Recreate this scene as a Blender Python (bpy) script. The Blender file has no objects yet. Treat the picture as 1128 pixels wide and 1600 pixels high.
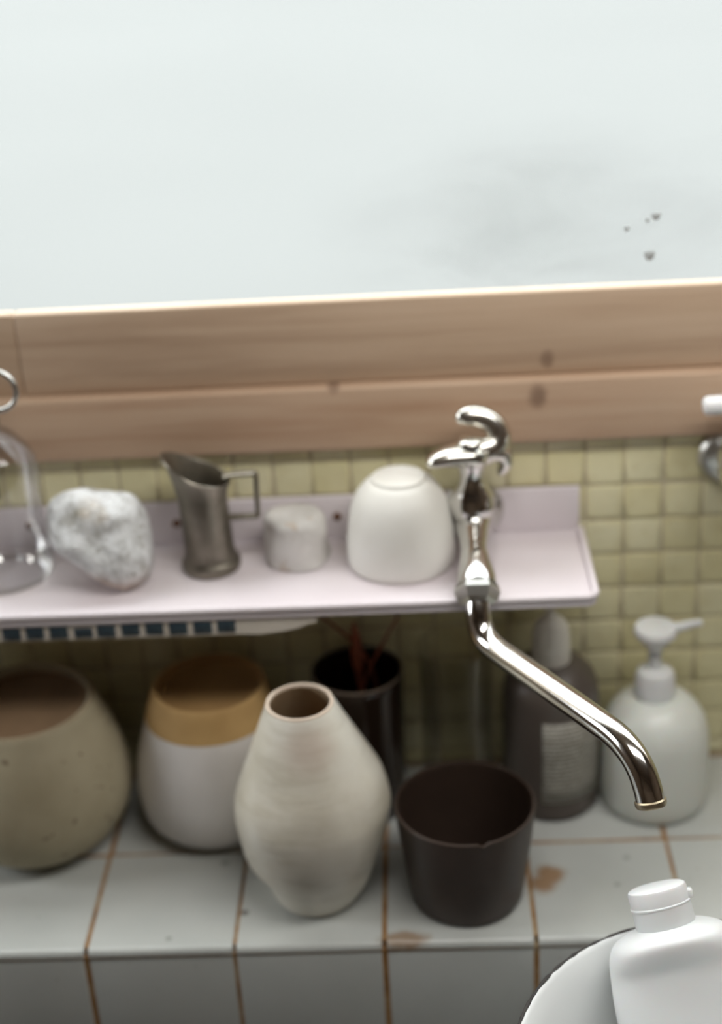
import bpy, bmesh, math, random
from mathutils import Vector, Matrix, noise
random.seed(7)
SC = bpy.context.scene
COL = SC.collection
PI = math.pi

# ------------------------------------------------------------------ camera
cd = bpy.data.cameras.new('camera')
cam = bpy.data.objects.new('camera', cd)
COL.objects.link(cam)
RT = Vector((0.9983, 0.0221, -0.0546)).normalized()
FW = Vector((-0.0438, 0.8985, -0.4368)).normalized()
RT = (RT - FW * RT.dot(FW)).normalized()
UP = RT.cross(FW)
m = Matrix((RT, UP, -FW)).transposed().to_4x4()
m.translation = Vector((0.23928, -0.96719, 0.69026))
cam.matrix_world = m
cd.sensor_fit = 'VERTICAL'
cd.sensor_height = 36.0
cd.sensor_width = 25.38
cd.lens = 2345.7 / 1600 * 36.0
cd.clip_start = 0.02
cd.dof.use_dof = True
cd.dof.focus_distance = 0.86
cd.dof.aperture_fstop = 2.3
cd.dof.aperture_blades = 0
SC.camera = cam

# ------------------------------------------------------------------ sky, lights, exposure
SKY = 4.6
w = bpy.data.worlds.new('overcast_sky')
SC.world = w
w.use_nodes = True
wn = w.node_tree.nodes
wn['Background'].inputs[0].default_value = (0.93, 0.985, 1.0, 1)
wn['Background'].inputs[1].default_value = SKY
try:
    w.cycles.sampling_method = 'MANUAL'
    w.cycles.sample_map_resolution = 256
except Exception:
    pass

def area(name, loc, target, sx, sy, power, col=(1, 1, 1)):
    l = bpy.data.lights.new(name, 'AREA')
    l.shape = 'RECTANGLE'; l.size = sx; l.size_y = sy; l.energy = power; l.color = col
    o = bpy.data.objects.new(name, l); COL.objects.link(o)
    o.location = loc
    o.rotation_euler = (Vector(target) - Vector(loc)).to_track_quat('-Z', 'Y').to_euler()
    return o

# unseen side light, added to brighten the left flanks of the shelf things
area('added_left_light', (-1.20, -0.26, 0.72), (0.15, -0.08, 0.2), 0.35, 0.6, 6.8, (0.96, 0.98, 1.0))
# added light without a fixture, above the frame; lifts wall, wood and shelf
area('added_top_light', (0.48, -0.40, 0.84), (0.42, -0.10, 0.15), 0.7, 0.16, 4.0, (1.0, 0.97, 0.93))
# hazy sun high behind the house, to the left
sd = bpy.data.lights.new('hazy_sun', 'SUN'); sd.energy = 0.6; sd.angle = math.radians(22); sd.color = (1.0, 0.98, 0.95)
so_ = bpy.data.objects.new('hazy_sun', sd); COL.objects.link(so_)
so_.rotation_euler = Vector((1.25, -1.0, -3.0)).to_track_quat('-Z', 'Y').to_euler()

vs = SC.view_settings
SC.display_settings.display_device = 'sRGB'
vs.view_transform = 'Standard'; vs.look = 'None'; vs.gamma = 1.0; vs.exposure = 0.0
vs.use_curve_mapping = False

# ------------------------------------------------------------------ helpers
def lin(c):
    r = []
    for v in c:
        v /= 255.0
        r.append(v / 12.92 if v <= 0.04045 else ((v + 0.055) / 1.055) ** 2.4)
    return (*r, 1)

class N:
    """small node-tree builder"""
    def __init__(s, name):
        s.m = bpy.data.materials.new(name); s.m.use_nodes = True
        s.t = s.m.node_tree; s.n = s.t.nodes
        s.b = s.n['Principled BSDF']; s.out = s.n['Material Output']
        s._geo = None
    def new(s, typ, **kw):
        o = s.n.new(typ)
        for k, v in kw.items(): setattr(o, k, v)
        return o
    def link(s, a, b): s.t.links.new(a, b)
    def pos(s):
        if not s._geo: s._geo = s.new('ShaderNodeNewGeometry')
        return s._geo.outputs['Position']
    def noise(s, scale, detail=4, stretch=None, rough=0.55, dist=0):
        t = s.new('ShaderNodeTexNoise')
        t.inputs['Scale'].default_value = scale; t.inputs['Detail'].default_value = detail
        t.inputs['Roughness'].default_value = rough; t.inputs['Distortion'].default_value = dist
        src = s.pos()
        if stretch:
            mp = s.new('ShaderNodeMapping'); mp.inputs['Scale'].default_value = stretch
            s.link(src, mp.inputs['Vector']); src = mp.outputs[0]
        s.link(src, t.inputs['Vector'])
        return t.outputs['Fac']
    def ramp(s, fac, stops):
        r = s.new('ShaderNodeValToRGB'); e = r.color_ramp.elements
        while len(e) < len(stops): e.new(0.5)
        for el, (p, c) in zip(e, stops):
            el.position = p; el.color = c if len(c) == 4 else lin(c)
        s.link(fac, r.inputs[0]); return r.outputs[0]
    def mask(s, fac, lo, hi):
        r = s.new('ShaderNodeMapRange'); r.interpolation_type = 'SMOOTHSTEP'
        r.inputs[1].default_value = lo; r.inputs[2].default_value = hi
        s.link(fac, r.inputs[0]); return r.outputs[0]
    def mix(s, fac, a, b):
        x = s.new('ShaderNodeMix', data_type='RGBA')
        for val, idx in ((fac, 0), (a, 6), (b, 7)):
            if hasattr(val, 'is_linked'): s.link(val, x.inputs[idx])
            else: x.inputs[idx].default_value = val
        return x.outputs[2]
    def math(s, op, a, b=0.0):
        x = s.new('ShaderNodeMath', operation=op)
        for i, val in enumerate((a, b)):
            if hasattr(val, 'is_linked'): s.link(val, x.inputs[i])
            else: x.inputs[i].default_value = val
        return x.outputs[0]
    def blob(s, p, rad, soft=0.35, wob=0.0, wscale=60, squash=(1, 1, 1)):
        """mask of a spot around a point of the place"""
        v = s.new('ShaderNodeVectorMath', operation='SUBTRACT'); s.link(s.pos(), v.inputs[0]); v.inputs[1].default_value = p
        q = s.new('ShaderNodeVectorMath', operation='MULTIPLY'); s.link(v.outputs[0], q.inputs[0]); q.inputs[1].default_value = squash
        l = s.new('ShaderNodeVectorMath', operation='LENGTH'); s.link(q.outputs[0], l.inputs[0])
        d = l.outputs['Value']
        if wob:
            d = s.math('ADD', d, s.math('MULTIPLY', s.math('SUBTRACT', s.noise(wscale), 0.5), wob))
        return s.mask(d, rad * (1 + soft), rad * (1 - soft))
    def bump(s, fac, strength, dist=0.001):
        b = s.new('ShaderNodeBump'); b.inputs['Strength'].default_value = strength
        b.inputs['Distance'].default_value = dist
        s.link(fac, b.inputs['Height']); s.link(b.outputs[0], s.b.inputs['Normal'])
    def color(s, sock): s.link(sock, s.b.inputs['Base Color'])
    def set(s, rough=0.5, metal=0.0, spec=0.5, coat=0.0, sss=0.0, trans=0.0):
        i = s.b.inputs
        i['Roughness'].default_value = rough; i['Metallic'].default_value = metal
        i['Specular IOR Level'].default_value = spec; i['Coat Weight'].default_value = coat
        i['Coat Roughness'].default_value = 0.1
        i['Subsurface Weight'].default_value = sss; i['Subsurface Scale'].default_value = 0.01
        i['Transmission Weight'].default_value = trans
        return s

def plain(name, a, b=None, scale=30, rough=0.5, metal=0.0, spec=0.5, coat=0.0, bump=0.0, bscale=300, sss=0.0, detail=4, specks=None):
    k = N(name).set(rough, metal, spec, coat, sss)
    c = k.ramp(k.noise(scale, detail), [(0.3, a), (0.7, b or a)])
    if specks:
        col, sc, thr = specks
        c = k.mix(k.mask(k.noise(sc, 2), thr, thr + 0.05), c, lin(col))
    k.color(c)
    if bump: k.bump(k.noise(bscale, 3), bump)
    return k.m

def sharp(me, ang=40):
    for p in me.polygons: p.use_smooth = True
    try: me.set_sharp_from_angle(angle=math.radians(ang))
    except Exception: pass

def obj(name, me, material=None, parent=None, loc=None, rot=None):
    o = bpy.data.objects.new(name, me); COL.objects.link(o)
    if material is not None and me is not None and not me.materials: me.materials.append(material)
    if parent is not None: o.parent = parent
    if loc is not None: o.location = loc
    if rot is not None: o.rotation_euler = rot
    return o

def tag(o, label, cat=None, group=None):
    o['label'] = label
    if cat: o['category'] = cat
    if group: o['group'] = group
    return o

def thing(name, label, cat, loc=(0, 0, 0), group=None):
    o = obj(name, None, loc=loc)
    return tag(o, label, cat, group)

def struct(o):
    o['kind'] = 'structure'; return o

def mesh(name, verts, faces, ang=40):
    me = bpy.data.meshes.new(name); me.from_pydata([tuple(v) for v in verts], [], faces)
    me.validate(); me.update()
    bm = bmesh.new(); bm.from_mesh(me); bmesh.ops.recalc_face_normals(bm, faces=bm.faces); bm.to_mesh(me); bm.free()
    sharp(me, ang); return me

def box_mesh(name, lo, hi, bev=0.0, seg=2):
    bm = bmesh.new(); bmesh.ops.create_cube(bm, size=1)
    c = [(a + b) / 2 for a, b in zip(lo, hi)]; s = [b - a for a, b in zip(lo, hi)]
    for v in bm.verts: v.co = Vector((c[0] + v.co.x * s[0], c[1] + v.co.y * s[1], c[2] + v.co.z * s[2]))
    if bev: bmesh.ops.bevel(bm, geom=bm.edges[:], offset=bev, segments=seg, affect='EDGES', profile=0.5)
    me = bpy.data.meshes.new(name); bm.to_mesh(me); bm.free(); sharp(me, 50 if bev else 20); return me

def boxes_mesh(name, lst, bev=0.0):
    bm = bmesh.new()
    for lo, hi in lst:
        r = bmesh.ops.create_cube(bm, size=1)
        c = [(a + b) / 2 for a, b in zip(lo, hi)]; s = [b - a for a, b in zip(lo, hi)]
        for v in r['verts']: v.co = Vector((c[0] + v.co.x * s[0], c[1] + v.co.y * s[1], c[2] + v.co.z * s[2]))
    if bev: bmesh.ops.bevel(bm, geom=bm.edges[:], offset=bev, segments=1, affect='EDGES')
    me = bpy.data.meshes.new(name); bm.to_mesh(me); bm.free(); sharp(me, 20); return me

def spline(pts, n=6):
    """Catmull-Rom through tuples of any length"""
    out = []; P = [tuple(p) for p in pts]
    for i in range(len(P) - 1):
        p0 = P[max(i - 1, 0)]; p1 = P[i]; p2 = P[i + 1]; p3 = P[min(i + 2, len(P) - 1)]
        for k in range(n):
            t = k / n
            out.append(tuple(0.5 * (2 * b + (c - a) * t + (2 * a - 5 * b + 4 * c - d) * t * t + (-a + 3 * b - 3 * c + d) * t ** 3)
                             for a, b, c, d in zip(p0, p1, p2, p3)))
    out.append(P[-1]); return out

def lathe_mesh(name, prof, seg=72, fn=None, ang=35, sx=1.0, sy=1.0):
    """profile of (r, z) turned about z; r == 0 ends close the surface; fn(r, z, angle) -> (x, y, z) offsets shape it"""
    verts = []; rings = []
    for r, z in prof:
        if r < 1e-6:
            rings.append([len(verts)]); verts.append(fn(0, z, 0) if fn else (0, 0, z))
        else:
            ring = []
            for k in range(seg):
                a = 2 * PI * k / seg
                ring.append(len(verts))
                verts.append(fn(r, z, a) if fn else (r * math.cos(a) * sx, r * math.sin(a) * sy, z))
            rings.append(ring)
    faces = []
    for A, B in zip(rings[:-1], rings[1:]):
        if len(A) == 1 and len(B) == 1: continue
        for k in range(seg):
            j = (k + 1) % seg
            if len(A) == 1: faces.append((A[0], B[k], B[j]))
            elif len(B) == 1: faces.append((A[k], A[j], B[0]))
            else: faces.append((A[k], A[j], B[j], B[k]))
    return mesh(name, verts, faces, ang)

def tube_mesh(name, pts, seg=20, n=8, smooth=True, squash=None, ang=40, cap=True, ref=None):
    """pts of (x, y, z, r)"""
    P = spline(pts, n) if smooth else [tuple(p) for p in pts]
    verts = []; faces = []
    C = [Vector(p[:3]) for p in P]
    T = [(C[min(i + 1, len(C) - 1)] - C[max(i - 1, 0)]).normalized() for i in range(len(C))]
    u = Vector(ref) if ref else (Vector((0, 0, 1)) if abs(T[0].z) < 0.9 else Vector((1, 0, 0)))
    for i, c in enumerate(C):
        u = (u - T[i] * u.dot(T[i])).normalized(); v = T[i].cross(u)
        r = P[i][3]
        for k in range(seg):
            a = 2 * PI * k / seg
            q = squash if squash else (1, 1)
            verts.append(c + u * (r * math.cos(a) * q[0]) + v * (r * math.sin(a) * q[1]))
    for i in range(len(C) - 1):
        for k in range(seg):
            j = (k + 1) % seg
            faces.append((i * seg + k, i * seg + j, (i + 1) * seg + j, (i + 1) * seg + k))
    if cap:
        faces.append(tuple(range(seg))[::-1]); faces.append(tuple((len(C) - 1) * seg + k for k in range(seg)))
    return mesh(name, verts, faces, ang)

def vessel(outer, t, rim=None, floor=None):
    """closed profile of an open vessel: outer from the base up, then the rim and the inside down"""
    rt, zt = outer[-1]
    inner = [(max(r - t, 0.001), z) for r, z in outer if z > (floor or t)]
    inner = inner[::-1]
    fz = floor or t
    return [(0, 0)] + outer + [(rt - t * 0.25, zt + t * 0.35), (rt - t * 0.75, zt + t * 0.35)] + inner + [(inner[-1][0] * 0.9, fz), (0, fz)]

# ------------------------------------------------------------------ materials
M = {}
M['wood'] = None
def wood(name, a, b, c, knots=()):
    k = N(name).set(0.55, spec=0.35)
    n1 = k.noise(14, 6, (0.12, 1, 1.6), 0.6, 0.6)
    n2 = k.noise(90, 4, (0.05, 1, 1.3), 0.6)
    f = k.math('ADD', k.math('MULTIPLY', n1, 0.65), k.math('MULTIPLY', n2, 0.35))
    col = k.ramp(f, [(0.32, a), (0.5, b), (0.68, c)])
    for p, r, s in knots:
        col = k.mix(k.math('MULTIPLY', k.blob(p, r, 0.6, r * 0.8, 120, (1, 0.2, 0.7)), s), col, lin((92, 66, 52)))
    k.color(col); k.bump(n2, 0.15)
    return k.m
M['wood_sash'] = wood('weathered sash wood', (164, 138, 114), (190, 165, 140), (206, 184, 160), [((0.325, 0, 0.33), 0.004, 0.5)])
M['wood_sill'] = wood('weathered frame wood', (174, 142, 116), (194, 167, 142), (206, 184, 160), [((0.318, -0.015, 0.307), 0.0055, 0.6), ((0.179, -0.012, 0.322), 0.004, 0.6)])
M['plaster'] = plain('room plaster', (104, 84, 66), (116, 95, 76), 6, 0.8)
M['ceiling'] = plain('ceiling boards', (128, 106, 84), (140, 118, 96), 6, 0.85)
M['floor'] = plain('dark floor boards', (62, 46, 36), (84, 64, 50), 8, 0.5)
M['ground'] = plain('pale courtyard concrete', (114, 115, 113), (117, 118, 116), 0.4, 0.9, spec=0.1)
M['grout_wall'] = plain('mosaic grout', (184, 174, 146), (200, 190, 164), 40, 0.85, spec=0.2)
k = N('brown grout').set(0.85, spec=0.2)
k.color(k.ramp(k.noise(45, 4), [(0.3, (128, 92, 54)), (0.5, (158, 120, 78)), (0.72, (176, 158, 128))]))
M['grout_counter'] = k.m
k = N('cream mosaic glaze').set(0.22, spec=0.5)
oi = k.new('ShaderNodeObjectInfo')
c = k.ramp(oi.outputs['Random'], [(0.0, (217, 210, 166)), (0.5, (221, 215, 173)), (1.0, (225, 220, 184))])
c2 = k.mix(k.math('MULTIPLY', k.mask(k.noise(70, 5), 0.45, 0.75), 0.5), c, lin((206, 196, 150)))
k.color(c2); k.bump(k.noise(110, 2), 0.12)
M['mosaic'] = k.m
k = N('white counter glaze').set(0.16, spec=0.5)
c = k.ramp(k.noise(9, 4), [(0.3, (184, 188, 184)), (0.7, (196, 199, 195))])
c = k.mix(k.math('MULTIPLY', k.mask(k.noise(160, 2), 0.70, 0.76), 0.35), c, lin((120, 105, 85)))
st = k.math('MAXIMUM', k.blob((0.3140, -0.1365, 0), 0.0100, 0.5, 0.010, 80), k.blob((0.3090, -0.1455, 0), 0.0090, 0.5, 0.008, 90))
c = k.mix(k.math('MULTIPLY', st, 0.85), c, lin((150, 112, 70)))
c = k.mix(k.math('MULTIPLY', k.blob((0.213, -0.197, 0), 0.0075, 0.5, 0.008, 110, (0.5, 1, 1)), 0.75), c, lin((140, 108, 72)))
for p, r, s in [((0.085, -0.113, 0), 0.003, .45), ((0.104, -0.166, 0), 0.0028, .8), ((0.055, -0.19, 0), 0.002, .5), ((0.36, -0.148, 0), 0.002, .4), ((0.37, -0.12, 0), 0.0025, .35)]:
    c = k.mix(k.math('MULTIPLY', k.blob(p, r, 0.5, 0.001, 200), s), c, lin((95, 90, 80)))
k.color(c)
M['counter_tile'] = k.m
M['pink'] = plain('pale pink enamel', (220, 211, 215), (225, 218, 221), 12, 0.28)
M['rust'] = plain('rusty screw', (88, 52, 30), (122, 82, 54), 200, 0.7)
M['strip'] = plain('strip backing', (206, 198, 184), (220, 213, 202), 30, 0.7)
M['blue_tile'] = plain('dark blue tile', (46, 58, 66), (60, 74, 82), 60, 0.3)
M['chrome'] = plain('worn chrome', (214, 213, 210), (224, 223, 220), 30, 0.12, metal=1.0)
M['chrome_handle'] = plain('satin chrome handle', (222, 219, 210), (230, 228, 220), 40, 0.24, metal=1.0)
M['chrome_dull'] = plain('scaled chrome', (192, 192, 187), (210, 209, 204), 60, 0.30, metal=1.0)
M['chrome_rim'] = plain('brassy worn rim', (150, 132, 104), (190, 178, 154), 120, 0.3, metal=0.8)
M['steel'] = plain('dull sink steel', (120, 120, 118), (132, 132, 130), 20, 0.4, metal=0.7)
M['white_plastic'] = plain('white plastic', (226, 228, 228), (231, 233, 233), 10, 0.38, sss=0.1)
M['milky_plastic'] = plain('milky plastic', (222, 226, 219), (227, 230, 224), 10, 0.35, sss=0.15)
M['enamel'] = plain('white enamel', (222, 225, 224), (228, 230, 229), 8, 0.2)
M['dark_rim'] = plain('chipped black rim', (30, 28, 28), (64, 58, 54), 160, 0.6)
M['pewter'] = plain('tarnished pewter', (120, 114, 102), (150, 144, 132), 45, 0.38, metal=0.85, bump=0.1, bscale=140)
M['pewter_dark'] = plain('dark pewter inside', (74, 62, 50), (98, 84, 70), 45, 0.5, metal=0.6)
k = N('white rock').set(0.85, spec=0.3)
c = k.ramp(k.noise(62, 7, rough=0.7), [(0.32, (150, 146, 134)), (0.44, (198, 199, 197)), (0.56, (228, 230, 230)), (0.75, (236, 238, 238))])
c = k.mix(k.math('MULTIPLY', k.mask(k.noise(26, 4), 0.62, 0.76), 0.4), c, lin((200, 180, 150)))
c = k.mix(k.mask(k.noise(105, 3), 0.66, 0.71), c, lin((106, 98, 76)))
c = k.mix(k.math('MULTIPLY', k.blob((0.012, -0.072, 0.205), 0.015, 0.6, 0.012, 60, (0.45, 0.6, 1.0)), 0.6), c, lin((176, 140, 108)))
k.color(c); k.bump(k.noise(120, 5, rough=0.7), 0.9, 0.003)
M['rock'] = k.m
k = N('chalky plaster lump').set(0.85, spec=0.25)
c = k.ramp(k.noise(40, 5), [(0.3, (190, 187, 182)), (0.6, (216, 214, 210))])
c = k.mix(k.math('MULTIPLY', k.mask(k.noise(90, 3), 0.60, 0.68), 0.5), c, lin((170, 142, 112)))
k.color(c); k.bump(k.noise(90, 4), 0.4, 0.002)
M['lump'] = k.m
M['white_clay'] = plain('matte white clay', (222, 220, 212), (228, 227, 221), 30, 0.6, spec=0.3, bump=0.05)
k = N('white vase glaze').set(0.3, spec=0.5)
c = k.ramp(k.noise(16, 5), [(0.3, (202, 196, 178)), (0.5, (218, 213, 199)), (0.72, (228, 225, 214))])
c = k.mix(k.math('MULTIPLY', k.mask(k.noise(40, 4, (0.5, 0.5, 2.6)), 0.48, 0.72), 0.35), c, lin((186, 178, 158)))
c = k.mix(k.math('MULTIPLY', k.blob((0.158, -0.172, 0.136), 0.014, 0.8, 0.012, 50), 0.45), c, lin((196, 172, 158)))
k.color(c); k.bump(k.noise(55, 3, (0.6, 0.6, 2.6)), 0.22, 0.002)
M['vase'] = k.m
k = N('speckled stoneware').set(0.6, spec=0.35)
c = k.ramp(k.noise(14, 5), [(0.3, (156, 146, 120)), (0.7, (180, 171, 146))])
c = k.mix(k.math('MULTIPLY', k.mask(k.noise(110, 2), 0.67, 0.72), 0.7), c, lin((92, 78, 62)))
for p, rr, cc in [((-0.050, -0.132, 0.085), 0.0034, (88, 92, 98)), ((-0.029, -0.143, 0.036), 0.0024, (120, 88, 58)), ((-0.058, -0.139, 0.022), 0.0024, (112, 84, 58)), ((-0.018, -0.119, 0.096), 0.0024, (104, 90, 74))]:
    c = k.mix(k.math('MULTIPLY', k.blob(p, rr, 0.5, 0.001, 200), 0.8), c, lin(cc))
k.color(c)
M['stoneware'] = k.m
M['vase_rim'] = plain('buff vase rim', (206, 186, 166), (222, 206, 188), 60, 0.5)
M['vase_inside'] = plain('bare clay inside', (176, 152, 122), (190, 168, 138), 40, 0.8)
M['clay_dark'] = plain('brown bare clay', (124, 100, 74), (140, 114, 86), 30, 0.8)
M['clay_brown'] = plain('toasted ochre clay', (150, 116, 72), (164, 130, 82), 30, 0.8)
M['ochre'] = plain('ochre bare clay', (178, 144, 92), (194, 160, 106), 30, 0.75)
M['pot_glaze'] = plain('white pot glaze', (214, 210, 206), (224, 221, 218), 12, 0.32)
k = N('smoked brown glass').set(0.08, spec=0.6)
k.color(k.ramp(k.noise(20), [(0.3, (34, 25, 19)), (0.7, (42, 31, 24))]))
M['smoked'] = k.m
M['tumbler_rim'] = plain('pale tumbler rim', (104, 92, 80), (118, 106, 94), 60, 0.2)
M['twig'] = plain('reddish dry twig', (120, 58, 36), (148, 78, 50), 120, 0.7)
M['brown_pot'] = plain('dark brown plastic', (58, 46, 39), (66, 53, 45), 25, 0.42)
M['grey_bottle'] = plain('dark grey plastic', (84, 76, 70), (92, 84, 78), 12, 0.35)
M['cap_grey'] = plain('pale grey cap', (224, 221, 211), (229, 227, 218), 12, 0.4)
def thin_glass(name, tint, add=0.06, mul=0.8):
    k = N(name)
    k.n.remove(k.b)
    tr = k.new('ShaderNodeBsdfTransparent'); tr.inputs[0].default_value = (*tint, 1)
    gl = k.new('ShaderNodeBsdfGlossy'); gl.inputs['Roughness'].default_value = 0.03
    lw = k.new('ShaderNodeLayerWeight'); lw.inputs['Blend'].default_value = 0.25
    f = k.math('ADD', k.math('MULTIPLY', lw.outputs['Fresnel'], mul), add)
    mx = k.new('ShaderNodeMixShader'); k.link(f, mx.inputs[0]); k.link(tr.outputs[0], mx.inputs[1]); k.link(gl.outputs[0], mx.inputs[2])
    k.link(mx.outputs[0], k.out.inputs[0])
    return k.m
M['glass'] = thin_glass('clear jar glass', (0.98, 0.985, 0.98), 0.04, 0.6)
M['glass_vase'] = thin_glass('clear tumbler glass', (0.99, 0.985, 0.97), 0.0, 0.28)
# window pane: clear glass with a faint dried smear
k = N('window pane glass')
k.n.remove(k.b)
tr = k.new('ShaderNodeBsdfTransparent')
gl = k.new('ShaderNodeBsdfGlossy'); gl.inputs['Roughness'].default_value = 0.02
mx = k.new('ShaderNodeMixShader'); mx.inputs[0].default_value = 0.03
k.link(tr.outputs[0], mx.inputs[1]); k.link(gl.outputs[0], mx.inputs[2])
df = k.new('ShaderNodeBsdfDiffuse'); df.inputs[0].default_value = lin((150, 154, 156))
tp = k.blob((0.335, 0.006, 0.416), 0.075, 0.9, 0.05, 10, (0.75, 1, 1.7))
streak = k.mask(k.noise(26, 3, (0.35, 1, 1.0), dist=0.6), 0.1, 0.9)
fm = k.math('MULTIPLY', k.math('MULTIPLY', tp, streak), 0.20)
m2 = k.new('ShaderNodeMixShader'); k.link(fm, m2.inputs[0]); k.link(mx.outputs[0], m2.inputs[1]); k.link(df.outputs[0], m2.inputs[2])
k.link(m2.outputs[0], k.out.inputs[0])
M['pane'] = k.m
k = N('printed label').set(0.5, spec=0.3)
# rows of fine illegible print
sx = k.new('ShaderNodeSeparateXYZ'); k.link(k.pos(), sx.inputs[0])
row = k.math('SINE', k.math('MULTIPLY', sx.outputs['Z'], 2 * PI / 0.0036))
words = k.mask(k.noise(900, 2, (1, 1, 0.25)), 0.34, 0.62)
block = k.mask(k.noise(60, 1, (0.05, 0.05, 1)), 0.30, 0.40)
f = k.math('MULTIPLY', k.math('MULTIPLY', k.mask(row, 0.0, 0.5), words), block)
k.color(k.mix(k.math('MULTIPLY', f, 0.9), lin((124, 121, 112)), lin((205, 203, 193))))
M['label'] = k.m

# ------------------------------------------------------------------ setting: room shell, outside ground
X0, X1, Y0, Z0, Z1 = -1.4, 1.6, -2.4, -0.85, 1.60
WX0, WX1, WZ0, WZ1 = -1.05, 1.05, 0.37, 1.40
struct(obj('floor', box_mesh('floor', (X0 - .1, Y0 - .1, Z0 - .1), (X1 + .1, 0.0, Z0)), M['floor']))
struct(obj('ceiling', box_mesh('ceiling', (X0 - .1, Y0 - .1, Z1), (X1 + .1, 0.14, Z1 + .1)), M['ceiling']))
struct(obj('wall_left', box_mesh('wall_left', (X0 - .1, Y0, Z0), (X0, 0, Z1)), M['plaster']))
struct(obj('wall_right', box_mesh('wall_right', (X1, Y0, Z0), (X1 + .1, 0, Z1)), M['plaster']))
struct(obj('wall_front', box_mesh('wall_front', (X0 - .1, Y0 - .1, Z0), (X1 + .1, Y0, Z1)), M['plaster']))
wall = struct(obj('wall_back', boxes_mesh('wall_back', [
    ((X0 - .1, 0.0014, Z0), (X1 + .1, 0.12, 0.3199)), ((X0 - .1, 0.0014, 0.3), (WX0, 0.12, Z1)),
    ((WX1, 0.0014, 0.3), (X1 + .1, 0.12, Z1)), ((WX0, 0.0014, WZ1), (WX1, 0.12, Z1))]), M['grout_wall']))
struct(obj('ground', box_mesh('ground', (-40, 0.14, -1.0), (40, 60, -0.85)), M['ground']))

# mosaic tiles on the wall: every one the photo can show is an object, the rest one mass
PM, MX0, MZ0 = 0.02759, 0.35195, 0.23378
def pillow_tile(name, wd, ht, t=0.0035, ch=0.0016):
    """tile lying in xz, face towards -y at y = 0"""
    v = []; f = []
    for ins, y in ((0, t), (0, ch * 0.55), (ch * 0.45, ch * 0.12), (ch * 1.6, 0)):
        x, z = wd / 2 - ins, ht / 2 - ins
        v += [(-x, y, -z), (x, y, -z), (x, y, z), (-x, y, z)]
    for i in range(3):
        for a in range(4):
            b = (a + 1) % 4
            f.append((i * 4 + a, i * 4 + b, i * 4 + 4 + b, i * 4 + 4 + a))
    f.append((12, 13, 14, 15))
    return mesh(name, v, f, 60)
tmesh = pillow_tile('mosaic_tile', PM - 0.0020, PM - 0.0020)
tmesh.materials.append(M['mosaic'])
bottom_h = MZ0 - 8 * PM - 0.001
bmesh_low = pillow_tile('mosaic_tile_cut', PM - 0.0020, bottom_h - 0.0016); bmesh_low.materials.append(M['mosaic'])
sv, sf = [], []
for c_ in range(-45, 42):
    for r_ in range(-2, 9):
        xc = MX0 + (c_ + .5) * PM; zc = MZ0 - (r_ + .5) * PM
        low = r_ == 8
        if low: zc = 0.001 + bottom_h / 2
        me = bmesh_low if low else tmesh
        if -0.10 < xc < 0.50:
            o = obj('tile', me, None, wall, (xc + random.uniform(-.0004, .0004), random.uniform(-.0003, .0004), zc + random.uniform(-.0004, .0004)))
            o.rotation_euler = (random.uniform(-.018, .018), random.uniform(-.012, .012), random.uniform(-.018, .018))
        else:
            b = len(sv); sv += [(p.co.x + xc, p.co.y, p.co.z + zc) for p in me.vertices]
            sf += [tuple(i + b for i in p.vertices) for p in me.polygons]
o = obj('tile_field', mesh('tile_field', sv, sf, 60), M['mosaic'], wall); o['kind'] = 'stuff'

# window with its wooden rails
win = struct(obj('window_1', None, loc=(0, 0, 0)))
def board(name, x0, x1, y0, y1, z0, z1, mat, parent, bev=0.0018):
    return obj(name, box_mesh(name, (x0, y0, z0), (x1, y1, z1), bev, 2), mat, parent)
board('bottom_rail', -0.0360, 1.05, 0.0, 0.012, 0.3195, 0.3785, M['wood_sash'], win)
board('bottom_rail', -1.05, -0.0364, 0.0004, 0.012, 0.3195, 0.3785, M['wood_sash'], win)
board('stile', -1.05, -0.99, 0.002, 0.045, 0.379, 1.37, M['wood_sash'], win)
board('stile', 0.99, 1.05, 0.002, 0.045, 0.379, 1.37, M['wood_sash'], win)
board('top_rail', -1.05, 1.05, 0.002, 0.045, 1.37, 1.42, M['wood_sash'], win)
obj('pane', box_mesh('pane', (-0.99, 0.0060, 0.3780), (0.99, 0.0070, 1.37)), M['pane'], win)
def speck(x, z, r, ex):
    me = lathe_mesh('speck', [(0, 0), (r, 0), (r * .7, 0.0008), (0, 0.001)], 10, lambda rr, zz, a: (rr * math.cos(a) * ex * (1 + .3 * math.sin(3 * a)), -zz, rr * math.sin(a) * 1.4 * (1 + .25 * math.cos(2 * a))))
    obj('speck', me, M['speck'], win, (x, 0.0059, z - 0.0045))
M['speck'] = plain('dried speck', (164, 168, 168), (178, 182, 182), 300, 0.8)
speck(0.3933, 0.4021, 0.0029, 1.2); speck(0.3968, 0.4285, 0.0023, 1.3); speck(0.3779, 0.4211, 0.0018, 1.0); speck(0.3912, 0.4262, 0.0015, 1.0)
struct(obj('trim_1', box_mesh('trim_1', (-1.1, -0.0095, 0.2722), (1.1, 0.004, 0.3195), 0.0030, 3), M['wood_sill']))

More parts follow.
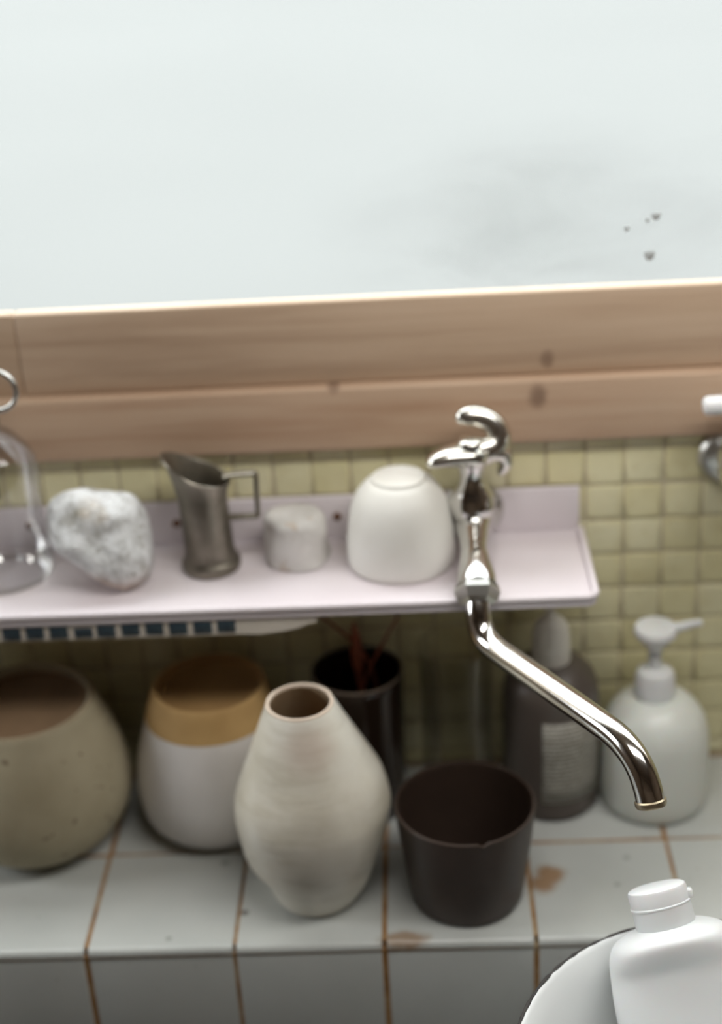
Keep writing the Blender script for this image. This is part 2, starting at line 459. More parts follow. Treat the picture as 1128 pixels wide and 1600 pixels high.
# ------------------------------------------------------------------ tiled counter ledge
ctr = tag(obj('tiled_counter', boxes_mesh('tiled_counter', [((-0.6, -0.1955, -0.3), (1.2, 0.0013, -0.0012)), ((-0.6, -0.1998, -0.3), (1.2, -0.19, -0.0062))]), M['grout_counter']),
          'ledge of large white tiles with brown grout lines below the pink shelf', 'counter')
T, G = 0.1, 0.0032
def slab_tile(name, wd, dp, t=0.006, ch=0.0012, nose=0.0):
    """tile lying in xy with its face at z = 0; nose rounds its -y edge"""
    me = None
    bm = bmesh.new(); bmesh.ops.create_cube(bm, size=1)
    for v in bm.verts: v.co = Vector((v.co.x * wd, v.co.y * dp, (v.co.z - .5) * t))
    if nose:
        e = [e for e in bm.edges if all(v.co.y < 0 and v.co.z > -t / 2 for v in e.verts)]
        bmesh.ops.bevel(bm, geom=e, offset=nose, segments=4, affect='EDGES', profile=0.5)
    else:
        e = [e for e in bm.edges if all(v.co.z > -t / 2 for v in e.verts)]
        bmesh.ops.bevel(bm, geom=e, offset=ch, segments=2, affect='EDGES', profile=0.5)
    me = bpy.data.meshes.new(name); bm.to_mesh(me); bm.free(); sharp(me, 50); me.materials.append(M['counter_tile']); return me
t_back = slab_tile('counter_tile', T - G, T - G)
t_nose = slab_tile('nosing_tile', T - G, T - G / 2 + 0.0005, 0.0052, nose=0.0042)
t_riser = slab_tile('riser_tile', T - G, 0.092)
for c_ in range(-5, 11):
    xc = (c_ + .5) * T
    j = lambda s=1: random.uniform(-.0004, .0004) * s
    tl = lambda: (random.uniform(-.004, .004), random.uniform(-.004, .004), random.uniform(-.003, .003))
    obj('tile', t_back, None, ctr, (xc + j(), -0.05 + j() , j(.6)), tl())
    obj('tile', t_nose, None, ctr, (xc + j(), -0.1 - G / 2 - (T - G / 2 + .0005) / 2 - 0.0005, j(.6)), tl())
    obj('tile', t_riser, None, ctr, (xc + j(1.5), -0.2005 + j(.5), -0.0073 - 0.046), (PI / 2 + random.uniform(-.006, .006), 0, random.uniform(-.004, .004)))
obj('sink_bed', boxes_mesh('sink_bed', [((-0.6, -0.62, -0.11), (1.2, -0.195, -0.10)), ((-0.6, -0.62, -0.85), (1.2, -0.60, -0.10))]), M['steel'], ctr)

# ------------------------------------------------------------------ pink shelf
ZS = 0.202
sh = thing('shelf', 'long pale pink metal shelf fixed to the tiled wall below the window', 'shelf', (0.14, 0, ZS))
def sl(lo, hi): return tuple(a - b for a, b in zip(lo, (0.14, 0, ZS))), tuple(a - b for a, b in zip(hi, (0.14, 0, ZS)))
XS0, XS1 = -0.60, 0.3492
# plate with rounded front right corner
def plate_outline(r=0.008, n=6):
    p = [(XS0, -0.002), (XS0, -0.1065)]
    for i in range(n + 1):
        a = -PI / 2 + i / n * PI / 2
        p.append((XS1 - r + r * math.cos(a), -0.1065 + r + r * math.sin(a)))
    p.append((XS1, -0.002)); return p
def prism(name, outline, z0, z1, off, bev=0.0):
    bm = bmesh.new()
    vs_ = [bm.verts.new((x - off[0], y - off[1], z0 - off[2])) for x, y in outline]
    f = bm.faces.new(vs_); r = bmesh.ops.extrude_face_region(bm, geom=[f])
    bmesh.ops.translate(bm, verts=[v for v in r['geom'] if isinstance(v, bmesh.types.BMVert)], vec=(0, 0, z1 - z0))
    bmesh.ops.recalc_face_normals(bm, faces=bm.faces)
    if bev:
        e = [e for e in bm.edges if abs(e.verts[0].co.z - e.verts[1].co.z) < 1e-6]
        bmesh.ops.bevel(bm, geom=e, offset=bev, segments=2, affect='EDGES', profile=0.5)
    me = bpy.data.meshes.new(name); bm.to_mesh(me); bm.free(); sharp(me, 45); return me
obj('plate', prism('plate', plate_outline(), 0.1958, ZS, (0.14, 0, ZS), 0.0012), M['pink'], sh)
obj('back_flange', box_mesh('back_flange', *sl((XS0, -0.0038, ZS), (0.3478, -0.0006, 0.2352)), 0.001), M['pink'], sh)
# raised lip round front and right end
lip = [(XS0, -0.1050, 0.2030)] + [(XS1 - .008 + .0068 * math.cos(a), -0.1065 + .008 + .0068 * math.sin(a), 0.2030) for a in [-PI / 2 + i / 6 * PI / 2 for i in range(7)]] + [(XS1 - .0012, -0.008, 0.2030)]
obj('raised_lip', tube_mesh('raised_lip', [(x - .14, y, z - ZS, 0.0028) for x, y, z in lip], 10, smooth=False, ang=60), M['pink'], sh)
for x, z in ((-0.0468, 0.2215), (0.0594, 0.2187), (0.1751, 0.2192)):
    me = lathe_mesh('screw', [(0, 0), (0.0032, 0), (0.003, 0.0009), (0.0018, 0.0016), (0, 0.0017)], 14, lambda r, zz, a: (r * math.cos(a), -zz, r * math.sin(a)))
    s = obj('screw', me, M['rust'], sh, (x - .14, -0.0038, z - ZS))
# strip of small blue tiles hanging under the front edge
sv = [(-0.16, .1850), (-0.05, .1846), (0.045, .1842), (0.1105, .1840), (0.125, .1834), (0.140, .1850), (0.150, .1868), (0.158, .1900), (0.1635, .1912)]
v, f = [], []
for y in (-0.1048, -0.1022):
    for x, z in sv: v += [(x - .14, y, z - ZS), (x - .14, y, 0.1958 - ZS)]
n = len(sv) * 2
for i in range(len(sv) - 1):
    a = 2 * i
    f += [(a, a + 2, a + 3, a + 1), (n + a, n + a + 1, n + a + 3, n + a + 2), (a, n + a, n + a + 2, a + 2), (a + 1, a + 3, n + a + 3, n + a + 1)]
f += [(0, 1, n + 1, n), (n - 2, 2 * n - 2, 2 * n - 1, n - 1)]
st = obj('tile_strip', mesh('tile_strip', v, f, 20), M['strip'], sh)
tag(st, 'pale strip with small dark blue tiles under the shelf edge')
bt = box_mesh('blue_tile', (-0.0061, -0.0009, -0.0046), (0.0061, 0, 0.0046), 0.0005, 1); bt.materials.append(M['blue_tile'])
for i in range(-5, 10):
    xc = 0.1030 - (9 - i) * 0.01607
    o = obj('blue_tile', bt, None, st, (xc - .14 + random.uniform(-.0005, .0005), -0.1047, 0.1903 - ZS + random.uniform(-.0003, .0003)))
    o.rotation_euler = (0, random.uniform(-.05, .03), 0)
    if i == 3: o.scale = (1, 1, 0.8); o.location.z -= 0.001

# ------------------------------------------------------------------ things on the shelf
def solid(name, prof, mat, label, cat, loc, n=5, fn=None, smooth=True, seg=72, ang=35):
    p = spline(prof, n) if smooth else prof
    o = obj(name, lathe_mesh(name, p, seg, fn, ang), mat, loc=loc); return tag(o, label, cat)

# glass jar with wire ring
jr = thing('glass_jar', 'clear glass jar with domed shoulder and wire ring at shelf end', 'jar', (-0.058, -0.0415, ZS + 0.0004))
out = spline([(0.030, 0.0), (0.0335, 0.003), (0.034, 0.012), (0.0328, 0.045), (0.0335, 0.078), (0.0300, 0.092), (0.0215, 0.1035), (0.0130, 0.110), (0.0115, 0.114)], 5)
obj('body', lathe_mesh('body', [(0, 0.0006)] + out, 64), M['glass'], jr)
obj('base_rim', lathe_mesh('base_rim', [(0.0285, 0.0004), (0.0325, 0.0008), (0.0342, 0.003), (0.0335, 0.0055), (0.0318, 0.004), (0.0285, 0.0004)], 64), M['glass_vase'], jr)
obj('collar', lathe_mesh('collar', [(0, 0.1125), (0.0122, 0.1125), (0.0128, 0.115), (0.0124, 0.1225), (0.0105, 0.1245), (0, 0.125)], 40), M['pewter_dark'], jr)
rg = [(0.0145 + 0.0140 * math.cos(a), -0.001, 0.138 + 0.0140 * math.sin(a), 0.0019) for a in [2 * PI * i / 40 for i in range(41)]]
obj('wire_ring', tube_mesh('wire_ring', rg, 10, smooth=False, cap=False, ref=(0, 1, 0)), M['chrome_dull'], jr)
obj('rod', tube_mesh('rod', [(0.003, 0.002, 0.058, 0.0014), (0.003, 0.001, 0.113, 0.0018)], 10, 2), M['pewter_dark'], jr)

# rock: rounded wedge, its outline seen from the sink, with depth behind
poly = [(78, 805), (84, 785), (100, 769), (125, 762), (155, 762), (190, 765), (216, 772), (230, 792), (236, 818), (244, 850), (245, 880), (236, 904), (218, 918), (200, 921), (182, 914), (158, 903), (135, 888), (112, 870), (92, 858), (80, 838)]
poly = [((u - 162) / 2263.8, -(v_ - 842) / 2263.8) for u, v_ in poly]
pa = sorted((math.atan2(y, x), math.hypot(x, y)) for x, y in poly)
def prad(a):
    for i in range(len(pa)):
        a0, r0 = pa[i - 1]; a1, r1 = pa[i]
        if i == 0: a0 -= 2 * PI
        if a0 <= a <= a1: return r0 + (r1 - r0) * (a - a0) / (a1 - a0 + 1e-9)
    a0, r0 = pa[-1]; a1, r1 = pa[0]; a1 += 2 * PI
    return r0 + (r1 - r0) * (a - a0) / (a1 - a0 + 1e-9)
bm = bmesh.new(); bmesh.ops.create_icosphere(bm, subdivisions=5, radius=1)
RC = Vector((0.0152, -0.0555, 0.2338))
lo = 9
for v_ in bm.verts:
    d = v_.co.normalized(); a, b, c_ = d.x, d.z, -d.y
    rho = math.hypot(a, b); th = math.atan2(b, a)
    p3 = 3.0
    s = (rho ** p3 + abs(c_) ** p3) ** (-1 / p3)
    R_ = prad(th)
    p = RT * (R_ * s * rho * math.cos(th)) + UP * (R_ * s * rho * math.sin(th)) - FW * (0.027 * s * c_)
    nn = noise.noise(p * 55) * 0.0022 + noise.noise(p * 140) * 0.0010 - abs(noise.noise(p * 34 + Vector((3, 1, 2)))) * 0.0035
    p = p * (1 + nn / max(p.length, .01))
    p.z = max(p.z, ZS + 0.0003 - RC.z)
    v_.co = p
me = bpy.data.meshes.new('rock'); bm.to_mesh(me); bm.free(); sharp(me, 60)
tag(obj('rock', me, M['rock'], loc=RC), 'rough white rock with brownish patches lying on the pink shelf', 'rock')

# pewter jug
jg = thing('measuring_jug', 'small tarnished pewter jug with square wire handle on the pink shelf', 'jug', (0.0877, -0.0415, ZS + 0.0003))
outp = spline([(0.0195, 0.0), (0.0206, 0.002), (0.0206, 0.006), (0.0186, 0.0095), (0.0178, 0.0125), (0.0172, 0.020), (0.0170, 0.045), (0.0174, 0.060), (0.0193, 0.073), (0.0212, 0.080)], 4)
def spout(r, z, a):
    k_ = max(0.0, (z - 0.050) / 0.030); d = math.cos(a - PI); d = max(d, 0.0) ** 1.8
    rr = r * (1 + 0.18 * k_ * k_ * d)
    x = rr * math.cos(a) - 0.0022 * (z / 0.08)
    return (x, r * math.sin(a) * (1 - 0.06 * k_), z + 0.0060 * k_ * k_ * d - 0.0150 * k_ * (1 + math.cos(a)) * .5)
prof = [(0, 0)] + outp + [(outp[-1][0] - .0006, 0.0808), (outp[-1][0] - .0014, 0.0802)] + [(r - 0.0015, z) for r, z in outp[::-1] if z > 0.012] + [(0, 0.011)]
obj('body', lathe_mesh('body', prof, 64, spout), M['pewter'], jg)
hd = [(0.0145, 0, 0.0685), (0.020, 0, 0.0700), (0.0362, 0, 0.0705), (0.0366, 0, 0.0703), (0.0356, 0, 0.0385), (0.0353, 0, 0.0383), (0.0150, 0, 0.0378)]
obj('handle', tube_mesh('handle', [(x, y, z, 0.0024) for x, y, z in hd], 10, smooth=False, squash=(0.8, 1.5), ref=(0, 0, 1)), M['pewter'], jg)

def wob(amp, sc, seed=0):
    def f(r, z, a):
        p = Vector((r * math.cos(a), r * math.sin(a), z))
        k_ = 1 + amp * noise.noise(p * sc + Vector((seed, seed * 2, 1)))
        return (p.x * k_, p.y * k_, z + (amp * .25 * r * noise.noise(p * sc * 1.3 + Vector((9, seed, 4))) if z > 0.003 else 0))
    return f
solid('plaster_lump', [(0, 0), (0.0205, 0.0), (0.0226, 0.004), (0.0226, 0.015), (0.0214, 0.026), (0.0200, 0.032), (0.015, 0.0355), (0, 0.036)], M['lump'],
      'small chalky off-white lump between the pewter jug and upturned cup', 'lump', (0.1472, -0.033, ZS + 0.0003), fn=wob(0.16, 48, 2))
cup_prof = [(0.0345, 0.0), (0.0368, 0.004), (0.0375, 0.012), (0.0368, 0.024), (0.0345, 0.038), (0.0300, 0.051), (0.0235, 0.0600), (0.0185, 0.0632)]
cp = spline(cup_prof, 6)
cpi = [(r - 0.003, z - (0.003 if z > .03 else 0)) for r, z in cp]
solid('upturned_cup', cpi[::-1][:0] + [(0, 0.0605)] + [(r, z) for r, z in cpi[::-1] if z > 0.001] + [(0.0325, 0.0)] + cp + [(0.0180, 0.0650), (0.0168, 0.0652), (0.0158, 0.0640), (0, 0.0638)], M['white_clay'],
      'matte white cup turned upside down on the pink shelf beside the tap', 'cup', (0.2208, -0.0440, ZS + 0.0003), smooth=False, fn=wob(0.03, 30, 5))

# ------------------------------------------------------------------ taps
tp_ = thing('wall_faucet', 'chrome swivel tap with curved handle and long bent spout over the ledge', 'tap', (0.2725, -0.004, 0.221))
def L(p, o=(0.2725, -0.004, 0.221)): return tuple(a - b for a, b in zip(p[:3], o)) + tuple(p[3:])
obj('flange', lathe_mesh('flange', [(0, 0), (0.0212, 0), (0.0214, 0.0015), (0.0195, 0.0050), (0.0140, 0.0085), (0.0105, 0.0105), (0, 0.0105)], 48, lambda r, z, a: (r * math.cos(a), -z, r * math.sin(a))), M['chrome_dull'], tp_, (0, 0, 0))
body = [(0.2725, -0.006, 0.2215, 0.0100), (0.2722, -0.020, 0.2240, 0.0098), (0.2716, -0.034, 0.2280, 0.0128), (0.2712, -0.047, 0.2300, 0.0135), (0.2708, -0.060, 0.2290, 0.0112),
        (0.2704, -0.078, 0.2265, 0.0098), (0.2702, -0.092, 0.2245, 0.0108), (0.2700, -0.105, 0.2200, 0.0128), (0.2699, -0.112, 0.2165, 0.0136)]
obj('body', tube_mesh('body', [L(p) for p in body], 28, 6), M['chrome'], tp_)
nut = [(0.2699, -0.1105, 0.2172, 0.0142), (0.2698, -0.1150, 0.2142, 0.0152), (0.2697, -0.1195, 0.2105, 0.0125), (0.2697, -0.1215, 0.2090, 0.0098)]
obj('hex_nut', tube_mesh('hex_nut', [L(p) for p in nut], 6, 1, smooth=False, ang=15, ref=(1, 0, 0)), M['chrome_dull'], tp_)
stem = [(0, 0.222), (0.0130, 0.224), (0.0140, 0.236), (0.0158, 0.240), (0.0160, 0.247), (0.0125, 0.2535), (0.0085, 0.260), (0.0080, 0.266), (0.0098, 0.274), (0.0128, 0.281), (0.0125, 0.2845), (0, 0.2850)]
obj('bonnet', lathe_mesh('bonnet', [(r, z - 0.221) for r, z in stem], 40), M['chrome'], tp_, (-0.0021, -0.0385, 0))
hnd = obj('handle', tube_mesh('handle', [L(p) for p in [(0.2790, -0.0415, 0.2795, 0.0070), (0.2745, -0.0425, 0.2795, 0.0098), (0.267, -0.0445, 0.2810, 0.0100), (0.257, -0.0475, 0.2822, 0.0088), (0.249, -0.0495, 0.2812, 0.0070), (0.2435, -0.0505, 0.2792, 0.0052), (0.2408, -0.051, 0.2775, 0.0022)]], 20, 6, squash=(0.80, 1.2)), M['chrome_handle'], tp_)
arc = [(0.2700, -0.0425, 0.2800, 0.0095), (0.2790, -0.0400, 0.2815, 0.0100), (0.2862, -0.0370, 0.2835, 0.0092), (0.2900, -0.0350, 0.2895, 0.0084), (0.2876, -0.0340, 0.2965, 0.0080), (0.2820, -0.0335, 0.3015, 0.0078), (0.2755, -0.0335, 0.3042, 0.0077), (0.2695, -0.0335, 0.3048, 0.0070), (0.2650, -0.0340, 0.3036, 0.0056), (0.2625, -0.0345, 0.3012, 0.0028)]
obj('handle_arm', tube_mesh('handle_arm', [L(p) for p in arc], 18, 6, squash=(0.85, 1.0), ref=(0, 1, 0)), M['chrome_handle'], hnd)
arm3 = [(0.2760, -0.0410, 0.2790, 0.0080), (0.2850, -0.0385, 0.2800, 0.0072), (0.2915, -0.0365, 0.2770, 0.0062), (0.2935, -0.0360, 0.2705, 0.0054), (0.2905, -0.0365, 0.2645, 0.0036), (0.2885, -0.0370, 0.2625, 0.0015)]
obj('handle_arm', tube_mesh('handle_arm', [L(p) for p in arm3], 18, 6, ref=(0, 1, 0)), M['chrome_handle'], hnd)
obj('handle_cap', lathe_mesh('handle_cap', spline([(0.0085, 0), (0.0085, 0.0015), (0.0060, 0.0035), (0, 0.0042)], 4), 32), M['chrome_handle'], hnd, L((0.2700, -0.0440, 0.2895)))
sp = [(0.2697, -0.1195, 0.2105, 0.0084), (0.2697, -0.1240, 0.2050, 0.0084), (0.2706, -0.1290, 0.1975, 0.0083), (0.2745, -0.1360, 0.1915, 0.0083), (0.2815, -0.1460, 0.1890, 0.0083), (0.2950, -0.1660, 0.1883, 0.0083),
      (0.3150, -0.1960, 0.1877, 0.0083), (0.3330, -0.2230, 0.1870, 0.0083), (0.3435, -0.2385, 0.1858, 0.0083), (0.3505, -0.2500, 0.1822, 0.0083), (0.3555, -0.2590, 0.1755, 0.0083), (0.3585, -0.2655, 0.1668, 0.0083), (0.3600, -0.2690, 0.1590, 0.0083)]
SPO = [L(p) for p in sp]
P = spline(SPO, 6)
# open pipe: outside, end, inside
bm_ = tube_mesh('spout', SPO, 28, 6, cap=False)
spt = obj('spout', bm_, M['chrome'], tp_)
e1, e0 = Vector(P[-1][:3]), Vector(P[-3][:3]); dn = (e1 - e0).normalized()
rim = [(*(e1 - dn * 0.006), 0.0070), (*e1, 0.0070), (*(e1 + dn * 0.0012), 0.0078), (*(e1 + dn * 0.0012), 0.0086), (*(e1 - dn * 0.0002), 0.0092), (*(e1 - dn * 0.0022), 0.0092), (*(e1 - dn * 0.0030), 0.0083)]
obj('spout_rim', tube_mesh('spout_rim', rim, 28, 1, smooth=False, cap=False, ref=(1, 0, 0)), M['chrome_rim'], spt)
obj('mouth', tube_mesh('mouth', [(*(e1 - dn * 0.0060), 0.0071), (*(e1 - dn * 0.0055), 0.0071)], 24, 1, smooth=False), M['dark_rim'], spt)  # dark disc standing in for the shade inside the pipe

t2 = thing('wall_faucet', 'second chrome tap with white bar handle, cut by the right edge', 'tap', (0.451, 0, 0.2531))
obj('flange', lathe_mesh('flange', [(0, 0), (0.0212, 0), (0.0214, 0.003), (0.0190, 0.0060), (0.0172, 0.0050), (0.0110, 0.0075), (0, 0.0080)], 48, lambda r, z, a: (r * math.cos(a), -z, r * math.sin(a))), M['chrome_dull'], t2)
obj('body', tube_mesh('body', [(0, -0.006, 0, 0.0095), (0, -0.02, 0.002, 0.0100), (0, -0.035, 0.003, 0.0135), (0, -0.048, 0.002, 0.0120), (0, -0.075, -0.002, 0.0095), (0, -0.100, -0.006, 0.0125), (0, -0.108, -0.010, 0.0120)], 24, 6), M['chrome'], t2)
obj('stem', lathe_mesh('stem', [(0, 0.003), (0.013, 0.005), (0.014, 0.018), (0.009, 0.028), (0.008, 0.044), (0.0105, 0.052), (0, 0.055)], 32), M['chrome'], t2, (0, -0.034, 0))
hp = [(-0.0255, -0.0330, 0.0512, 0.0036), (-0.0243, -0.0330, 0.0513, 0.0058), (-0.0215, -0.0330, 0.0514, 0.0066), (0.0, -0.034, 0.0520, 0.0068), (0.0215, -0.035, 0.0514, 0.0066), (0.0243, -0.035, 0.0513, 0.0058), (0.0255, -0.035, 0.0512, 0.0036)]
tag(obj('handle', tube_mesh('handle', hp, 20, 1, smooth=False, ang=60), M['white_plastic'], t2), 'white rounded bar handle')

# ------------------------------------------------------------------ pots and bottles on the ledge
def pot(name, outer, t, floor, mats, label, cat, loc, n=6, fn=None, seg=80, ang=40):
    p = vessel(spline(outer, n), t, floor=floor)
    o = obj(name, lathe_mesh(name, p, seg, fn, ang), mats, loc=loc); return tag(o, label, cat)

pt1 = pot('round_pot', [(0.034, 0.0), (0.0455, 0.005), (0.0590, 0.018), (0.0670, 0.035), (0.0690, 0.053), (0.0660, 0.074), (0.0600, 0.094), (0.0545, 0.108), (0.0515, 0.1165)], 0.006, 0.008, M['stoneware'],
    'large round speckled stoneware pot in the shade at the left edge', 'pot', (-0.0530, -0.0745, 0.0), fn=wob(0.02, 14, 3))
obj('dished_top', lathe_mesh('dished_top', [(0, 0.1085)] + spline([(0.030, 0.1088), (0.0440, 0.1105), (0.0470, 0.1140), (0.0478, 0.1170), (0.0490, 0.1188), (0.0505, 0.1180)], 4), 64, wob(0.02, 14, 3)), M['clay_dark'], pt1)
pt2o = spline([(0.030, 0.0), (0.0420, 0.004), (0.0515, 0.0145), (0.0552, 0.028), (0.0560, 0.043), (0.0542, 0.062), (0.0505, 0.081), (0.0466, 0.0965)], 6)
pt2 = thing('banded_pot', 'white glazed pot with an ochre bare clay band round its top', 'pot', (0.0750, -0.0600, 0.0))
def lean2(r, z, a): return (r * math.cos(a) + 0.004 * max(z - 0.04, 0) / 0.08, r * math.sin(a), z)
obj('body', lathe_mesh('body', [(0, 0)] + pt2o, 80, lean2), M['pot_glaze'], pt2)
band = spline([(0.0469, 0.0960), (0.0450, 0.1030), (0.0424, 0.1125), (0.0405, 0.1180)], 5)
band = band + [(0.0393, 0.1192), (0.0378, 0.1185)] + [(r - 0.005, z) for r, z in pt2o[::-1][:0]]
obj('clay_band', lathe_mesh('clay_band', band, 80, lean2), M['ochre'], pt2)
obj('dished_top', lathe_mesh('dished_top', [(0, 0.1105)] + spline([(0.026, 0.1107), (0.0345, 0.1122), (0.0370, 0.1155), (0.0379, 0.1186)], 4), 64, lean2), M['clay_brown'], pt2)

def vase_fn(r, z, a):
    off = spline_x(z)
    p = Vector((r * math.cos(a), r * math.sin(a), z))
    k_ = 1 + 0.018 * noise.noise(p * 32 + Vector((4, 2, 0))) if r > 0 else 1
    # soft dent low on the left
    d = math.exp(-((z - 0.018) / 0.012) ** 2) * max(0, math.cos(a - (PI + 0.5))) ** 4
    k_ -= 0.06 * d
    # ellipse of the mouth a little wide
    return (p.x * k_ + off, p.y * k_, z)
def spline_x(z):
    pts = [(0, -0.0004), (0.016, 0.0004), (0.035, -0.001), (0.053, 0.0), (0.0765, 0.0015), (0.0975, 0.002), (0.132, -0.0002), (0.157, -0.002)]
    for (z0, a), (z1, b) in zip(pts[:-1], pts[1:]):
        if z <= z1: return a + (b - a) * (z - z0) / (z1 - z0)
    return pts[-1][1]
vo = spline([(0.0265, 0.0), (0.0300, 0.002), (0.0368, 0.015), (0.0448, 0.0345), (0.0500, 0.053), (0.0524, 0.0720), (0.0510, 0.085), (0.0470, 0.0985), (0.0390, 0.1170), (0.0305, 0.1365), (0.0245, 0.150), (0.0224, 0.1545)], 6)
vz = tag(obj('bud_vase', lathe_mesh('bud_vase', [(0, 0)] + vo, 96, vase_fn), M['vase'], loc=(0.1534, -0.1449, 0.0)),
    'pale handmade vase with narrow mouth standing in front of the ochre banded pot', 'vase')
obj('rim', lathe_mesh('rim', [(0.0224, 0.1544), (0.0220, 0.1556), (0.0211, 0.1560), (0.0202, 0.1555), (0.0198, 0.1540)], 96, vase_fn), M['vase_rim'], vz)
obj('inner_wall', lathe_mesh('inner_wall', [(0.0198, 0.1541)] + [(r - 0.0032, z) for r, z in vo[::-1] if 0.008 < z < 0.153] + [(0.024, 0.006), (0, 0.006)], 96, vase_fn), M['vase_inside'], vz)

def chip(r, z, a):
    d = math.exp(-(((a - (1.5 * PI + 0.22) + PI) % (2 * PI) - PI) / 0.05) ** 2)
    return (r * math.cos(a), r * math.sin(a), z - (0.0022 * d if z > 0.070 else 0))
pot('plant_pot', [(0.0345, 0.0), (0.0372, 0.002), (0.0385, 0.006), (0.0418, 0.030), (0.0450, 0.055), (0.0470, 0.0755)], 0.0022, 0.003, M['brown_pot'],
    'empty dark brown tapered pot with chipped rim, in front of the bottles', 'pot', (0.2568, -0.1513, 0.0), fn=chip, seg=160)

dg = pot('tumbler', [(0.0300, 0.0), (0.0318, 0.002), (0.0322, 0.05), (0.0335, 0.115)], 0.0022, 0.006, M['smoked'],
    'dark smoked glass tumbler holding reddish twigs, behind the pale vase', 'glass', (0.1845, -0.0450, 0.0))
obj('rim', tube_mesh('rim', [(0.0325 * math.cos(2 * PI * i / 64), 0.0325 * math.sin(2 * PI * i / 64), 0.1158, 0.0010) for i in range(65)], 8, smooth=False, cap=False, ref=(0, 0, 1)), M['tumbler_rim'], dg)
for i, (a, b, lab) in enumerate([((0.1955, -0.040, 0.112), (0.161, -0.046, 0.163), 'thin reddish twig leaning left in the dark tumbler'),
                       ((0.186, -0.050, 0.095), (0.2160, -0.046, 0.160), 'thin reddish twig leaning right in the dark tumbler'),
                       ((0.1885, -0.048, 0.10), (0.1845, -0.048, 0.158), 'darker upright twig with a bud in the middle of the dark tumbler')]):
    A, B = Vector(a), Vector(b)
    mid = A.copy(); A = Vector((0.1845 + (mid.x - 0.1845) * 1.3, mid.y, 0.0075))
    thick = 0.0016 if i < 2 else 0.0019
    pts = [(*A, thick), (*mid, thick * .95), (*B, thick * .55)]
    if i == 2: pts = [(*A, .0014), (*(A + (B - A) * .6), .0016), (*(A + (B - A) * .80), .0045), (*(A + (B - A) * .92), .0030), (*B, .0006)]
    tag(obj('dried_twig', tube_mesh('dried_twig', pts, 8, 6), M['twig']), lab, 'twig', 'dried twigs in the dark tumbler')

cv = [(0.0250, 0.0), (0.0272, 0.002), (0.0270, 0.03), (0.0262, 0.065), (0.0268, 0.10), (0.0282, 0.1330)]
cvs = spline(cv, 5)
tag(obj('tumbler', lathe_mesh('tumbler', [(0, 0.0003)] + cvs + [(0.0278, 0.1340), (0.0268, 0.1330)] + [(r - .0016, z) for r, z in cvs[::-1] if z > 0.008] + [(0, 0.008)], 64), M['glass_vase'], loc=(0.2555, -0.0440, 0.0)),
    'tall clear empty glass between the dark tumbler and grey bottle', 'glass')

gb = thing('shampoo_bottle', 'dark grey bottle with domed pale cap and printed label below the spout', 'bottle', (0.3238, -0.0440, 0.0))
obj('body', lathe_mesh('body', [(0, 0)] + spline([(0.0310, 0.0), (0.0348, 0.003), (0.0353, 0.010), (0.0348, 0.060), (0.0345, 0.092), (0.0320, 0.105), (0.0245, 0.1145), (0.0160, 0.1185), (0.0120, 0.119)], 5) + [(0, 0.119)], 64), M['grey_bottle'], gb)
obj('cap', lathe_mesh('cap', [(0, 0.1185)] + [(0.0138, 0.1186), (0.0140, 0.1320)] + spline([(0.0136, 0.1325), (0.0132, 0.141), (0.0108, 0.149), (0.0060, 0.1538), (0.0042, 0.1550)], 5) + [(0.0034, 0.1590), (0, 0.1592)], 48), M['cap_grey'], gb)
lv, lf = [], []
a0, a1, nn = math.radians(-105), math.radians(-22), 24
rows_ = [(0.0358, 0.018), (0.0356, 0.030), (0.0354, 0.045), (0.0353, 0.060), (0.03505, 0.086)]
for r, z in rows_:
    for i in range(nn + 1):
        a = a0 + (a1 - a0) * i / nn; lv.append((r * math.cos(a), r * math.sin(a), z))
for j_ in range(len(rows_) - 1):
    for i in range(nn):
        b = j_ * (nn + 1) + i; lf.append((b, b + 1, b + nn + 2, b + nn + 1))
lab = obj('printed_label', mesh('printed_label', lv, lf, 60), M['label'], gb)
so = lab.modifiers.new('thickness', 'SOLIDIFY'); so.thickness = 0.0003
tag(lab, 'greyish label with rows of tiny unreadable print')

pb = thing('pump_bottle', 'milky white soap bottle with pump head and long nozzle at right', 'bottle', (0.3985, -0.0510, 0.0))
obj('body', lathe_mesh('body', [(0, 0)] + spline([(0.0330, 0.0), (0.0372, 0.003), (0.0390, 0.011), (0.0392, 0.030), (0.0388, 0.052), (0.0372, 0.066), (0.0325, 0.0775), (0.0240, 0.0865), (0.0155, 0.0905), (0.0130, 0.092)], 5) + [(0, 0.092)], 64), M['milky_plastic'], pb)
obj('collar', lathe_mesh('collar', [(0, 0.0905), (0.0146, 0.0908), (0.0150, 0.0935), (0.0142, 0.0960), (0.0140, 0.1070), (0.0125, 0.1105), (0.0075, 0.1135), (0, 0.114)], 48), M['white_plastic'], pb, (-0.0012, 0, 0))
ph = obj('pump_head', lathe_mesh('pump_head', [(0, 0.1125)] + spline([(0.0048, 0.1130), (0.0046, 0.1240), (0.0055, 0.1295), (0.0105, 0.1355), (0.0148, 0.1405), (0.0154, 0.1440), (0.0140, 0.1468)], 4) + [(0, 0.1476)], 40), M['white_plastic'], pb, (-0.002, 0, 0))
obj('nozzle', tube_mesh('nozzle', [(0.006, 0, 0.1438, 0.0044), (0.018, 0.001, 0.1450, 0.0036), (0.028, 0.002, 0.1468, 0.0028), (0.0325, 0.0025, 0.1466, 0.0025)], 14, 5), M['white_plastic'], ph)

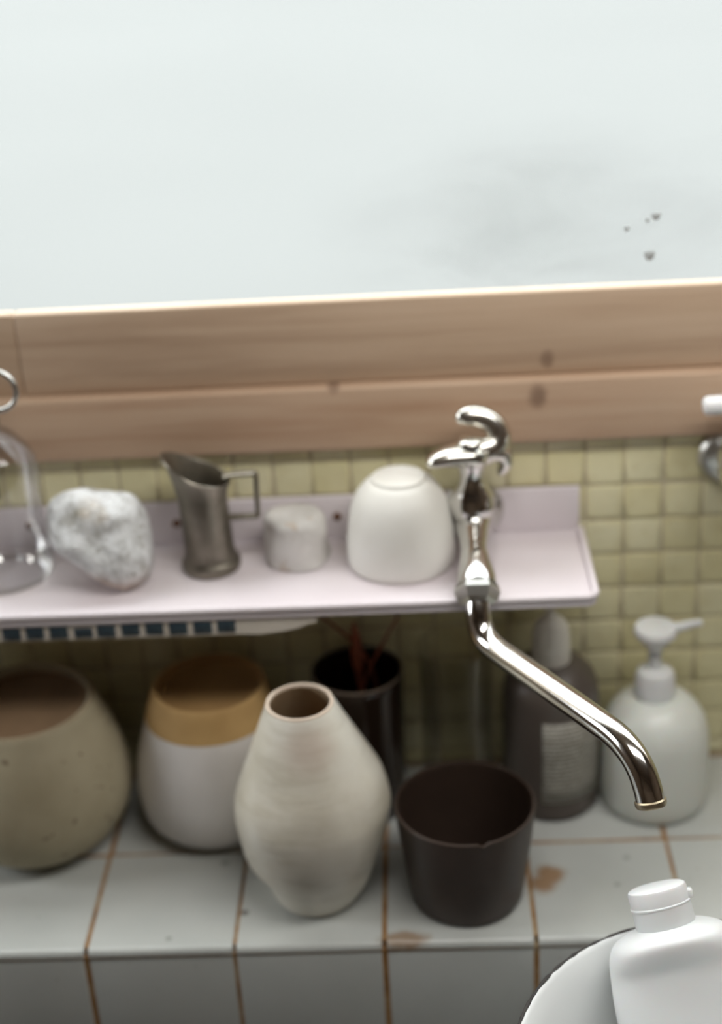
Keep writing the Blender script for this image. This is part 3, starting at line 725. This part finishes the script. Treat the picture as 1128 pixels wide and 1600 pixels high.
# ------------------------------------------------------------------ basin and front bottle
bs = thing('wash_basin', 'white enamel basin with thin chipped dark rim at lower right', 'basin', (0.3918, -0.3603, -0.0995))
RB, HB = 0.1168, 0.1495
bo = spline([(0.074, 0.0), (0.0810, 0.004), (0.0835, 0.030), (0.0885, 0.070), (0.0985, 0.110), (0.1090, 0.138), (0.1166, HB)], 6)
obj('bowl', lathe_mesh('bowl', [(0, 0)] + bo + [(0.1160, HB + .0006)] + [(r - 0.0018, z + 0.001) for r, z in bo[::-1] if 0.006 < z < 0.149] + [(0.070, 0.006), (0, 0.006)], 96), M['enamel'], bs)
rp = []
for i in range(181):
    a = 2 * PI * i / 180
    jr_ = 0.0008 + 0.0005 * noise.noise(Vector((math.cos(a) * 14, math.sin(a) * 14, 0))) + 0.0006 * noise.noise(Vector((math.cos(a) * 40, math.sin(a) * 40, 3)))
    rp.append((0.1167 * math.cos(a), 0.1167 * math.sin(a), HB + 0.0002, max(jr_ + 0.0003, 0.0006)))
rp[-1] = rp[0]
obj('dark_rim', tube_mesh('dark_rim', rp, 8, smooth=False, cap=False, ang=70, ref=(0, 0, 1)), M['dark_rim'], bs)

fb = thing('dish_soap_bottle', 'white plastic bottle with flip cap leaning back inside the enamel basin', 'bottle', (0.4040, -0.3560, -0.0595))
fb.rotation_euler = (math.radians(-31), math.radians(-14), 0)
def oval(r, z, a):
    e = 0.75; c_, s_ = math.cos(a), math.sin(a)
    x = abs(c_) ** e * (1 if c_ > 0 else -1); y = abs(s_) ** e * (1 if s_ > 0 else -1)
    kk = min(1.0, max(0.0, (0.1600 - z) / 0.022))
    return (r * (x * kk + c_ * (1 - kk)), r * (y * 0.54 * kk + s_ * (1 - kk)), z)
fo = spline([(0.0380, -0.0085), (0.0440, -0.0055), (0.0450, 0.030), (0.0422, 0.110), (0.0397, 0.136), (0.0374, 0.148), (0.0330, 0.1548), (0.0255, 0.1587), (0.0190, 0.1605), (0.0172, 0.1610)], 5)
obj('body', lathe_mesh('body', [(0, -0.0085)] + fo + [(0, 0.1611)], 80, oval), M['white_plastic'], fb)
cpz = 0.1607
def captop(r, z, a): return (r * math.cos(a), r * math.sin(a), z)
cap = obj('flip_cap', lathe_mesh('flip_cap', [(0, cpz), (0.0174, cpz), (0.0178, cpz + .0012), (0.0176, cpz + .0115), (0.0181, cpz + .0119), (0.0181, cpz + .0126), (0.0175, cpz + .0131), (0.0176, cpz + .0205), (0.0170, cpz + .0221), (0.0158, cpz + .0228), (0, cpz + .0230)], 56, captop), M['white_plastic'], fb)
obj('thumb_tab', box_mesh('thumb_tab', (0.0160, -0.004, cpz + .0125), (0.0200, 0.004, cpz + .0180), 0.0012), M['white_plastic'], cap)
